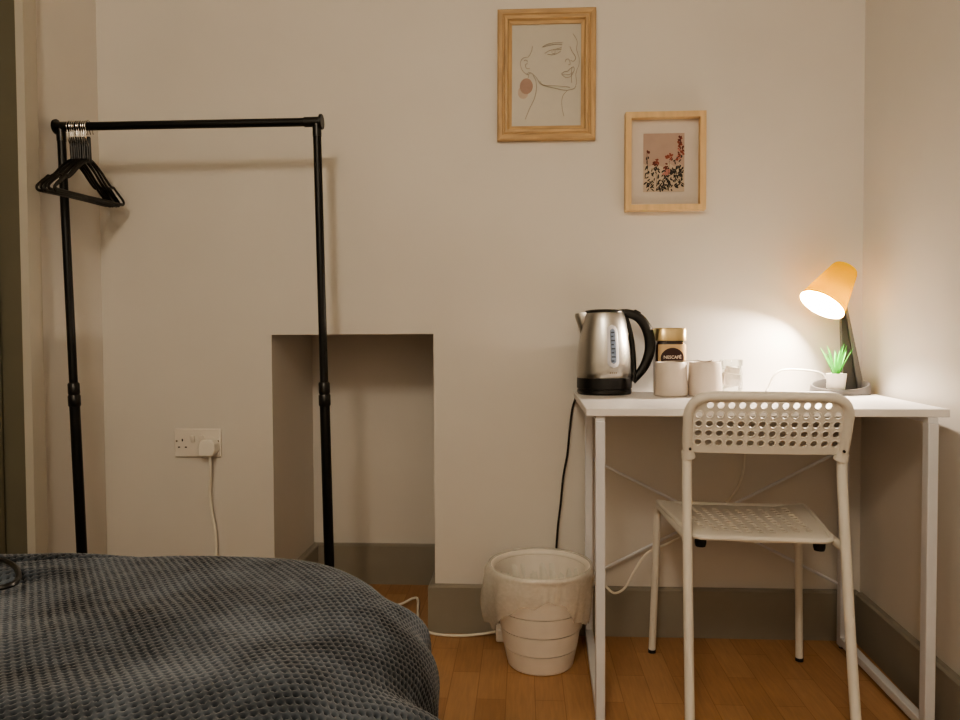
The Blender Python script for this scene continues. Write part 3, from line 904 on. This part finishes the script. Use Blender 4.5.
# kettle
kx, ky = .235, 2.095
ket = thing('kettle', 'brushed steel electric kettle with black handle on the left end of the desk', 'kettle', (kx, ky, TZ))
ket.scale = (1.06, 1.02, 1.052)
obj('base', lathe([(0, 0), (.070, 0), (.0735, .004), (.0735, .012), (.0715, .0135), (.0715, .0155), (.0745, .017), (.0742, .044), (.0725, .045), (0, .045)], 56), BLACKP, ket, smooth=True)
obj('body', lathe([(.0725, .045), (.0735, .047), (.0738, .06), (.0728, .09), (.070, .125), (.0655, .160), (.0590, .195), (.0545, .214), (.0510, .2225), (.048, .2235)], 64), STEEL, ket, smooth=True)
lid = obj('lid', lathe([(.0525, .2215), (.0525, .2245), (.049, .2285), (.03, .2310), (0, .2318)], 48), BLACKP, ket, smooth=True)
# spout (pulled lip, pointing left)
sb = bmesh.new()
rows = []
for i in range(9):
    t = i / 8
    z = .165 + t * .0585
    r0 = np.interp(z, [.16, .195, .214, .2235], [.0655, .059, .0545, .048])
    out = .001 + .0295 * t ** 1.15
    hwid = R(26) * (.25 + .75 * t ** .8) * (1 - .30 * t)
    row = []
    for k in range(11):
        q = -1 + 2 * k / 10
        a = PI + q * hwid
        rr = r0 - .002 + (out + .002) * (1 - abs(q) ** 1.6)
        row.append(sb.verts.new((rr * math.cos(a), rr * math.sin(a), z - (.004 * t * (1 - abs(q))))))
    rows.append(row)
for i in range(8):
    for k in range(10):
        sb.faces.new((rows[i][k], rows[i][k + 1], rows[i + 1][k + 1], rows[i + 1][k]))
cen = sb.verts.new((-.045, 0, .222))
for k in range(10): sb.faces.new((rows[8][k], rows[8][k + 1], cen))
obj('spout', sb, STEEL, ket, smooth=True)
hpath = catmull([(.040, 0, .221), (.066, 0, .219), (.092, 0, .208), (.112, 0, .182), (.122, 0, .148), (.121, 0, .112), (.108, 0, .076), (.090, 0, .050), (.076, 0, .034)], 6)
nh = len(hpath)
hr_ = [.010 + .0045 * math.sin(PI * min(1, i / (nh - 1) * 1.05)) for i in range(nh)]
han = obj('handle', tube(hpath, hr_, sides=14, flat=.95), BLACKP, ket, smooth=True)
obj('handle_spine', tube(catmull([(.053, 0, .212), (.062, 0, .190), (.071, 0, .150), (.0755, 0, .110), (.0775, 0, .07), (.077, 0, .04)], 6), .009, sides=10, flat=1.5), BLACKP, han, smooth=True)
obj('lid_button', box_bm((.088, 0, .222), (.020, .016, .010), Matrix.Rotation(R(28), 3, 'Y')), BLACKP, han, bevel=.003)
# water gauge, faces the room
GA = R(-90 + 13)
def on_kettle(s, z, off):
    r0 = np.interp(z, [.045, .06, .09, .125, .16, .195, .214], [.0735, .0738, .0728, .07, .0655, .059, .0545]) + off
    a = GA + s / .07
    return Vector((r0 * math.cos(a), r0 * math.sin(a), z))
def gauge(w, z0, z1, off, n=6):
    b4 = bmesh.new(); rows = []
    N = 28
    for i in range(N + 1):
        z = z0 + (z1 - z0) * i / N
        e = min(z - z0, z1 - z); ww = w if e > w else w * math.sqrt(max(0.0004, 1 - ((w - e) / w) ** 2))
        rows.append([b4.verts.new(on_kettle(-ww + 2 * ww * k / n, z, off if 0 < k < n else -.001)) for k in range(n + 1)])
    for i in range(N):
        for k in range(n): b4.faces.new((rows[i][k], rows[i][k + 1], rows[i + 1][k + 1], rows[i + 1][k]))
    return b4
g = obj('water_gauge', gauge(.0180, .073, .188, .0018), GAUGEW, ket, smooth=True)
obj('gauge_window', gauge(.0098, .084, .178, .0030), GAUGEB, g, smooth=True)
mk = bmesh.new()
for i in range(8):
    z = .090 + i * .0108
    vs = [mk.verts.new(on_kettle(s, zz, .0036)) for s, zz in ((-.0055, z), (.0045 if i % 2 else .001, z), (.0045 if i % 2 else .001, z + .0035), (-.0055, z + .0035))]
    mk.faces.new(vs)
obj('gauge_marks', mk, GAUGEMK, g)
bd = bmesh.new()
for s0 in (-.010, -.005, 0, .005):
    bd.faces.new([bd.verts.new(on_kettle(s, z, .0005)) for s, z in ((s0, .0585), (s0 + .0035, .0585), (s0 + .0035, .0615), (s0, .0615))])
obj('badge', bd, BADGE, ket)
def KP(*p):
    v = Vector(p) - Vector((kx, ky, TZ)); return Vector((v.x / 1.06, v.y / 1.02, v.z / 1.052))
obj('cord', tube(catmull([KP(.225, 2.160, DH + .005), KP(.20, 2.160, DH + .005), KP(.180, 2.163, DH + .004), KP(.163, 2.173, .728), KP(.152, 2.176, .70), KP(.146, 2.176, .67), KP(.139, 2.174, .61), KP(.133, 2.172, .55), KP(.120, 2.165, .48), KP(.112, 2.162, .40), KP(.103, 2.156, .33), KP(.098, 2.150, .24), KP(.10, 2.144, .12), KP(.09, 2.135, .05)], 8), .0032, sides=8), BLACKP, ket, smooth=True)

# coffee jar
cjx, cjy = .425, 2.118
cj = thing('coffee_jar', 'instant coffee jar with gold lid and dark round label behind the mugs', 'jar', (cjx, cjy, TZ))
cj.scale = (1.1, 1.04, 1.015)
obj('glass_body', lathe([(0, 0), (.036, 0), (.040, .004), (.0405, .12), (.0395, .136), (.036, .146), (.0365, .149), (0, .149)], 64, sq=4), COFFEE, cj, smooth=True)
obj('lid', lathe([(.0395, .1490), (.0405, .1500), (.0405, .183), (.039, .1855), (0, .1862)], 64, sq=4), GOLD, cj, smooth=True)
def sq_r(a, r, q=4): return r * (abs(math.cos(a)) ** q + abs(math.sin(a)) ** q) ** (-1 / q)
def on_jar(s, z, off):
    a = R(-90) + s / .044
    r0 = sq_r(a, .0405) + off
    return Vector((r0 * math.cos(a), r0 * math.sin(a), z))
b5 = bmesh.new()
N = 30; rows = []
for i in range(N + 1):
    s = -.036 + .074 * i / N
    rows.append([b5.verts.new(on_jar(s, z, .0006)) for z in (.02, .05, .08, .11, .1395)])
for i in range(N):
    for k in range(4): b5.faces.new((rows[i][k], rows[i + 1][k], rows[i + 1][k + 1], rows[i][k + 1]))
lab = obj('label', b5, GOLDL, cj, smooth=True)
b5 = bmesh.new()
cz = .101; rr_ = .0290
rings = []
for j in range(6):
    r = rr_ * j / 5
    rings.append([b5.verts.new(on_jar(r * math.cos(2 * PI * k / 36), cz + r * math.sin(2 * PI * k / 36), .0011)) for k in range(36)] if j else [b5.verts.new(on_jar(0, cz, .0011))])
for k in range(36):
    b5.faces.new((rings[0][0], rings[1][k], rings[1][(k + 1) % 36]))
    for j in range(1, 5): b5.faces.new((rings[j][k], rings[j + 1][k], rings[j + 1][(k + 1) % 36], rings[j][(k + 1) % 36]))
obj('emblem', b5, MAROON, lab, smooth=True)
def text_mesh(txt, size, place, sx=1.0):
    cu = bpy.data.curves.new('t', 'FONT'); cu.body = txt; cu.size = size; cu.align_x = 'CENTER'; cu.offset = size * .012
    to = bpy.data.objects.new('t', cu); COL.objects.link(to)
    bpy.context.view_layer.update()
    me = bpy.data.meshes.new_from_object(to.evaluated_get(bpy.context.evaluated_depsgraph_get()))
    bpy.data.objects.remove(to); bpy.data.curves.remove(cu)
    b6 = bmesh.new(); b6.from_mesh(me); bpy.data.meshes.remove(me)
    bmesh.ops.triangulate(b6, faces=b6.faces)
    for v in b6.verts: v.co = place(v.co.x * sx, v.co.y)
    return b6
obj('lettering', text_mesh('NESCAF\u00c9', .0125, lambda x, y: on_jar(x, .0995 + y, .0016), .88), TXTW, lab)
b5 = bmesh.new()   # white cup picture low on the emblem
vs = [b5.verts.new(on_jar(x, z, .0016)) for x, z in [(-.006 + .017 * math.cos(a) , .089 + .0045 * math.sin(a)) for a in [2 * PI * k / 20 for k in range(20)]]]
b5.faces.new(vs)
obj('printed_cup', b5, mat('printed_cup_white', (206, 196, 184), .5), lab)

# mugs (plain, standing rim up, handles turned to the back)
def make_mug(name):
    m = thing(name, '', 'mug', (0, 0, 0), 0, 'mugs on the desk')
    obj('cup', lathe([(0, 0), (.040, 0), (.0435, .003), (.0432, .03), (.0408, .075), (.0395, .088), (.0388, .0895), (.0378, .088), (.039, .07), (.041, .03), (.038, .008), (0, .007)], 56), CERAM, m, smooth=True)
    obj('mug_handle', tube(catmull([(.038, 0, .074), (.054, 0, .074), (.066, 0, .060), (.066, 0, .040), (.056, 0, .026), (.041, 0, .022)], 6), .0055, sides=10, flat=1.2), CERAM, m, smooth=True)
    return m
mg = make_mug('mug')
mg.scale = (1.06, 1.06, 1.045); mg.location = (.408, 2.015, TZ); mg.rotation_euler = (0, 0, R(62)); mg['label'] = 'left one of two beige mugs, in front of the coffee jar'
mg2 = mg.copy(); COL.objects.link(mg2)
for ch in list(mg.children):
    c = ch.copy(); COL.objects.link(c); c.parent = mg2
mg2.location = (.501, 2.015, TZ); mg2.rotation_euler = (0, 0, R(75)); mg2['label'] = 'right one of two beige mugs, beside the glass jar'

# teaspoon resting across the mugs
sp = bmesh.new()
rows = []
prof = [(0, .0035, .0008), (.01, .0042, .001), (.05, .0026, .0016), (.085, .0022, .0018), (.096, .0045, .0014), (.106, .0095, -.0008), (.118, .0118, -.002), (.128, .0105, -.001), (.135, .0055, .0012), (.138, .001, .0024)]
for (d, w, z) in prof:
    rows.append([sp.verts.new((d, q * w, z + .0018 * abs(q) * (1 if d > .09 else 0))) for q in (-1, -.5, 0, .5, 1)])
for i in range(len(rows) - 1):
    for k in range(4): sp.faces.new((rows[i][k], rows[i][k + 1], rows[i + 1][k + 1], rows[i + 1][k]))
spo = obj('teaspoon', sp, CHROME, None, smooth=True, angle=180)
md = spo.modifiers.new('t', 'SOLIDIFY'); md.thickness = .0014
spo.location = (.387, 2.015, TZ + .0945); spo.rotation_euler = (0, 0, R(2))
tag(spo, 'thin metal teaspoon lying across the rims of both mugs', 'spoon')

# glass jar with paper sachets
gj = thing('glass_jar', 'small clear glass jar of paper sachets to the right of the mugs', 'jar', (.601, 2.118, TZ))
gj.scale = (1.06, 1.06, 1.0)
obj('glass_body', lathe([(0, .001), (.027, .001), (.0295, .004), (.0295, .058), (.028, .064), (.0262, .067), (.0275, .069), (.0275, .072), (.0262, .0735), (.0262, .078)], 48), GLASS, gj, smooth=True)
obj('glass_lid', lathe([(.0275, .0785), (.0305, .079), (.0305, .094), (.029, .0965), (0, .0968)], 48), GLASS, gj, smooth=True)
rs = random.Random(5)
def sachet(c, rot, nm):
    b7 = bmesh.new()
    add_box(b7, (0, 0, 0), (.036, .004, .022))
    bmesh.ops.transform(b7, matrix=Matrix.Translation(c) @ rot, verts=b7.verts)
    return b7
sa_list = []
for i in range(7):
    o = obj('paper_sachet', box_bm((0, 0, 0), (.046, .0040, .034)), SUGARP, None, bevel=.0018)
    o.location = (.601 + (-.003, .003, -.002, .001, -.003, .002, 0)[i], 2.118 - .0195 + i * .0065, TZ + .040 + (.0, .012, -.006, .010, .0, .014, .002)[i])
    o.rotation_euler = (R(rs.uniform(-3, 3)), R((8, 96, -12, 80, 14, 100, -6)[i]), R(rs.uniform(-4, 4)))
    tag(o, 'pale paper sachet packed inside the small clear glass jar', 'sachet', 'sachets in the glass jar')

# desk lamp
lx, ly = .893, 2.085
lamp = thing('desk_lamp', 'desk lamp with glowing orange shade and grey tray base', 'lamp', (lx, ly, TZ))
def ell(prof, sx, sy, sides=56):
    b8 = lathe(prof, sides)
    for v in b8.verts:
        v.co.x *= sx; v.co.y *= sy
        if v.co.z > .01: v.co.z *= 1 + .42 * (v.co.y / .07) + .2 * v.co.x / .07
    return b8
obj('tray_base', ell([(0, 0), (.0785, 0), (.0795, .002), (.0765, .026), (.0755, .028), (.0725, .028), (.0710, .026), (.0695, .006), (0, .005)], 1.0, .92), LGREY, lamp, smooth=True)
def arm_strip(pts_bottom, pts_top, y0, y1, m, name, n=1):
    b9 = bmesh.new()
    (a0, a1), (c0, c1) = pts_bottom, pts_top
    zb, zt = .004, .262
    add = [(a0, zb), (a1, zb), (c1, zt), (c0, zt)]
    lo = [b9.verts.new((x, y0 - .0 + (.004 if z > .1 else 0), z)) for x, z in add]; hi = [b9.verts.new((x, y1, z)) for x, z in add]
    b9.faces.new(lo); b9.faces.new(hi[::-1])
    for i in range(4): b9.faces.new((lo[i], hi[i], hi[(i + 1) % 4], lo[(i + 1) % 4]))
    return obj(name, b9, m, lamp, bevel=.001)
arm_strip((.020, .058), (.012, .018), .022, .040, DGREY, 'arm')
arm_strip((.0575, .0615), (.0178, .0192), .026, .038, DARKSLOT, 'arm_groove')
arm_strip((.0610, .0785), (.0190, .0250), .018, .040, LGREY, 'arm_side')
# shade: truncated cone, open end facing down-left and a little to the room
ax = Vector((-.58, -.20, -.80)).normalized()
tz_ = ax
topc = Vector((.912, 2.098, 1.094)) - Vector((lx, ly, TZ))
Lsh = .132
q = Vector((0, 0, 1)).rotation_difference(ax)
def shade_bm(prof):
    b8 = lathe(prof, 48)
    bmesh.ops.transform(b8, matrix=Matrix.Translation(topc) @ q.to_matrix().to_4x4(), verts=b8.verts)
    return b8
sh_o = obj('lamp_shade', shade_bm([(0, 0), (.026, .0), (.033, .003), (.0365, .010), (.0640, Lsh), (.0635, Lsh + .0008), (.0627, Lsh)]), SHADE, lamp, smooth=True, angle=60)
obj('shade_lining', shade_bm([(.010, .0035), (.030, .0045), (.0350, .012), (.0627, Lsh)]), LINING, sh_o, smooth=True, angle=60)
bulb_c = topc + ax * .074 + Vector((0, .012, 0))
b8 = bmesh.new(); bmesh.ops.create_uvsphere(b8, u_segments=24, v_segments=14, radius=.021)
bmesh.ops.translate(b8, verts=b8.verts, vec=bulb_c)
obj('bulb', b8, emit('glowing_bulb', (1.0, .86, .66), 60.0), lamp, smooth=True)
obj('bulb_holder', tube([topc + ax * .002, topc + ax * .052], [.014, .013], sides=16), WHITEP, lamp, smooth=True)
obj('shade_joint', tube([Vector((.018, .031, .256)), topc + ax * .055 + Vector((.030, .012, -.006))], .007, sides=12), DGREY, lamp, smooth=True)
def LP(*p): return Vector(p) - Vector((lx, ly, TZ))
obj('cord', tube(catmull([LP(.885, 2.148, DH + .012), LP(.880, 2.156, DH + .045), LP(.860, 2.158, DH + .058), LP(.82, 2.158, DH + .064), LP(.779, 2.158, DH + .066), LP(.752, 2.158, DH + .061), LP(.735, 2.160, DH + .045), LP(.723, 2.164, DH + .014), LP(.716, 2.1735, DH - .005), LP(.684, 2.175, .66), LP(.662, 2.175, .58), LP(.657, 2.175, .52), LP(.642, 2.175, .46), LP(.61, 2.172, .415),
                           LP(.52, 2.12, .355), LP(.43, 2.085, .315), LP(.368, 2.07, .292), LP(.340, 2.065, .270), LP(.315, 2.06, .232), LP(.288, 2.058, .185), LP(.258, 2.06, .170), LP(.232, 2.065, .19), LP(.20, 2.08, .20), LP(.18, 2.11, .15), LP(.172, 2.13, .05), LP(.155, 2.13, .03)], 6), (.0034), sides=8), CABLE, lamp, smooth=True)

# potted plant standing in the lamp tray
pl = thing('potted_plant', 'small spiky green plant in a white pot standing in the lamp tray', 'plant', (.873, 2.062, TZ + .0055))
obj('pot', lathe([(0, 0), (.0215, 0), (.0215, .002), (.0268, .052), (.0260, .053), (.0248, .052), (.024, .046), (0, .045)], 40), POTW, pl, smooth=True)
obj('soil', lathe([(.0255, .043), (.018, .047), (0, .048)], 28), SOIL, pl, smooth=True)
fb = bmesh.new()
rs = random.Random(21)
for i in range(17):
    a = i * 2.39996 + rs.uniform(-.2, .2)
    tilt = .05 + .34 * (i / 16) ** .9
    Lf = rs.uniform(.074, .098) * (1 - .10 * (i / 16))
    wv = rs.uniform(.0055, .0072)
    d = Vector((math.cos(a), math.sin(a), 0)); side = Vector((-math.sin(a), math.cos(a), 0))
    rows = []
    for k in range(7):
        t = k / 6
        ang_ = tilt + .30 * t * t
        p = d * (.005 + Lf * (math.sin(tilt) * t + .11 * t * t)) + Vector((0, 0, .044 + Lf * math.cos(tilt) * t))
        w = wv * (1 - t) ** .75 * (1 - .15 * (1 - t)) + .0003
        up = (Vector((0, 0, math.sin(ang_))) - d * math.cos(ang_))
        rows.append([fb.verts.new(p - side * w + d * .0), fb.verts.new(p + up * (.0022 * (1 - t))), fb.verts.new(p + side * w), fb.verts.new(p - up * (.0016 * (1 - t) + .0002))])
    for k in range(6):
        for j in range(4):
            fb.faces.new((rows[k][j], rows[k][(j + 1) % 4], rows[k + 1][(j + 1) % 4], rows[k + 1][j]))
obj('foliage', fb, LEAF, pl, smooth=True, angle=80)

# ------------------------------------------------------------------ waste bin
bnx, bny = .046, 1.985
bn = thing('waste_bin', 'white ribbed plastic waste bin on the floor left of the desk', 'bin', (bnx, bny, 0))
def bin_r(z): return .092 + (.1385 - .092) * z / .272
prof = [(0, .0), (.086, 0), (.0905, .004)]
for zg in (.055, .108, .161, .214):
    prof += [(bin_r(zg), zg - .0016), (bin_r(zg) - .009, zg - .0012), (bin_r(zg) - .009, zg + .0010), (bin_r(zg) + .0008, zg + .0012)]
prof += [(bin_r(.262), .258)]
body_in = [(bin_r(.262) - .012, .262), (bin_r(.01) - .012, .010), (0, .009)]
obj('bucket', lathe(prof + [(bin_r(.264), .264)] + body_in, 72), BINP, bn, smooth=True, angle=18)
obj('rim', lathe([(.1365, .262), (.1405, .2625), (.1425, .266), (.1425, .272), (.1405, .2755), (.1365, .2755), (.1300, .273), (.1255, .266), (.1265, .262), (.1365, .262)], 72), BINP, bn, smooth=True, angle=180)
# clear liner: inside film + turned-over skirt
lb = bmesh.new()
NS = 96
rs = random.Random(9)
def wav(a, f, p): return math.sin(a * f + p)
rows = []
inner = [(.02, .025), (.055, .035), (.085, .07), (.100, .13), (.114, .19), (.124, .235), (.1305, .262), (.1385, .2785), (.1445, .2795)]
for (r, z) in inner:
    row = []
    for k in range(NS):
        a = 2 * PI * k / NS
        w = (.006 * wav(a, 9, z * 40) + .004 * wav(a, 17, z * 70 + 1)) * min(1, max(0, (.27 - z) / .05)) * (1 if z < .26 else 0)
        row.append(lb.verts.new(((r - abs(w)) * math.cos(a), (r - abs(w)) * math.sin(a), z)))
    rows.append(row)
for j in range(1, 9):
    t = j / 8
    row = []
    for k in range(NS):
        a = 2 * PI * k / NS
        left = max(0, math.cos(a - R(195))) ** 2; right = max(0, math.cos(a - R(-12))) ** 2
        front = max(0, math.cos(a - R(-90)))
        ln_ = .055 + .085 * left + .085 * right + .022 * (1 - front) + .010 * wav(a, 7, .6) + .006 * wav(a, 15, 2)
        z = .2795 - .001 - ln_ * t
        flare = (.040 * left + .014 * right) * math.sin(min(1, t * 1.0) * PI * .62) + .004 * wav(a, 13, t * 2) * t + .003 * wav(a, 29, 1 + t) * t
        r = max(bin_r(min(z, .262)) + .0048, .1455 - .03 * t * 0 + 0 if t < .15 else bin_r(z) + .0048) + max(flare, -.001)
        row.append(lb.verts.new((r * math.cos(a), r * math.sin(a), z)))
    rows.append(row)
for i in range(len(rows) - 1):
    for k in range(NS):
        lb.faces.new((rows[i][k], rows[i][(k + 1) % NS], rows[i + 1][(k + 1) % NS], rows[i + 1][k])).material_index = 1 if i < 6 else 0
lbo = obj('bin_liner', lb, [LINER, LINERIN], None, smooth=True, angle=180)
lbo.location = (bnx, bny, 0)
tag(lbo, 'crumpled clear plastic liner bag folded over the rim of the bin', 'bin liner')

# ------------------------------------------------------------------ lights
def point(name, loc, power, col, radius):
    l = bpy.data.lights.new(name, 'POINT'); l.energy = power; l.color = col; l.shadow_soft_size = radius
    o = bpy.data.objects.new(name, l); COL.objects.link(o); o.location = loc
    return o
point('ceiling_light', (-.36, -.75, 2.32), 44, (1.0, .865, .675), .14)
point('fill_light', (-.30, -1.0, 2.3), 17, (1.0, .92, .80), .15)  # added soft fill behind the camera, no actual lamp there
bw = Vector((lx, ly, TZ)) + topc + ax * .100 + Vector((.004, .030, .004))
point('lamp_light', bw, 42, (1.0, .84, .68), .016)

w = bpy.data.worlds.new('world'); scene.world = w; w.use_nodes = True
w.node_tree.nodes['Background'].inputs['Color'].default_value = (1, .86, .7, 1)
w.node_tree.nodes['Background'].inputs['Strength'].default_value = .02

# ------------------------------------------------------------------ camera
cam = bpy.data.cameras.new('camera'); co = bpy.data.objects.new('camera', cam); COL.objects.link(co)
cam.sensor_fit = 'HORIZONTAL'; cam.sensor_width = 36; cam.lens = 27.0; cam.clip_start = .02
yaw, pit, rol = R(3.4), R(1.7), R(.3)
fw = Vector((-math.sin(yaw) * math.cos(pit), math.cos(yaw) * math.cos(pit), -math.sin(pit)))
r0 = Vector((math.cos(yaw), math.sin(yaw), 0)); u0 = r0.cross(fw)
rr = r0 * math.cos(rol) - u0 * math.sin(rol); uu = rr.cross(fw)
M4 = Matrix((rr, uu, -fw)).transposed().to_4x4()
M4.translation = (0, 0, .9)
co.matrix_world = M4
scene.camera = co

scene.view_settings.view_transform = 'AgX'
scene.view_settings.look = 'AgX - Medium High Contrast'
scene.view_settings.exposure = 0.06
scene.cycles.use_denoising = True
scene.cycles.max_bounces = 10
scene.cycles.diffuse_bounces = 6
scene.cycles.transparent_max_bounces = 16
scene.cycles.sample_clamp_indirect = 6
scene.cycles.caustics_reflective = False
scene.cycles.caustics_refractive = False
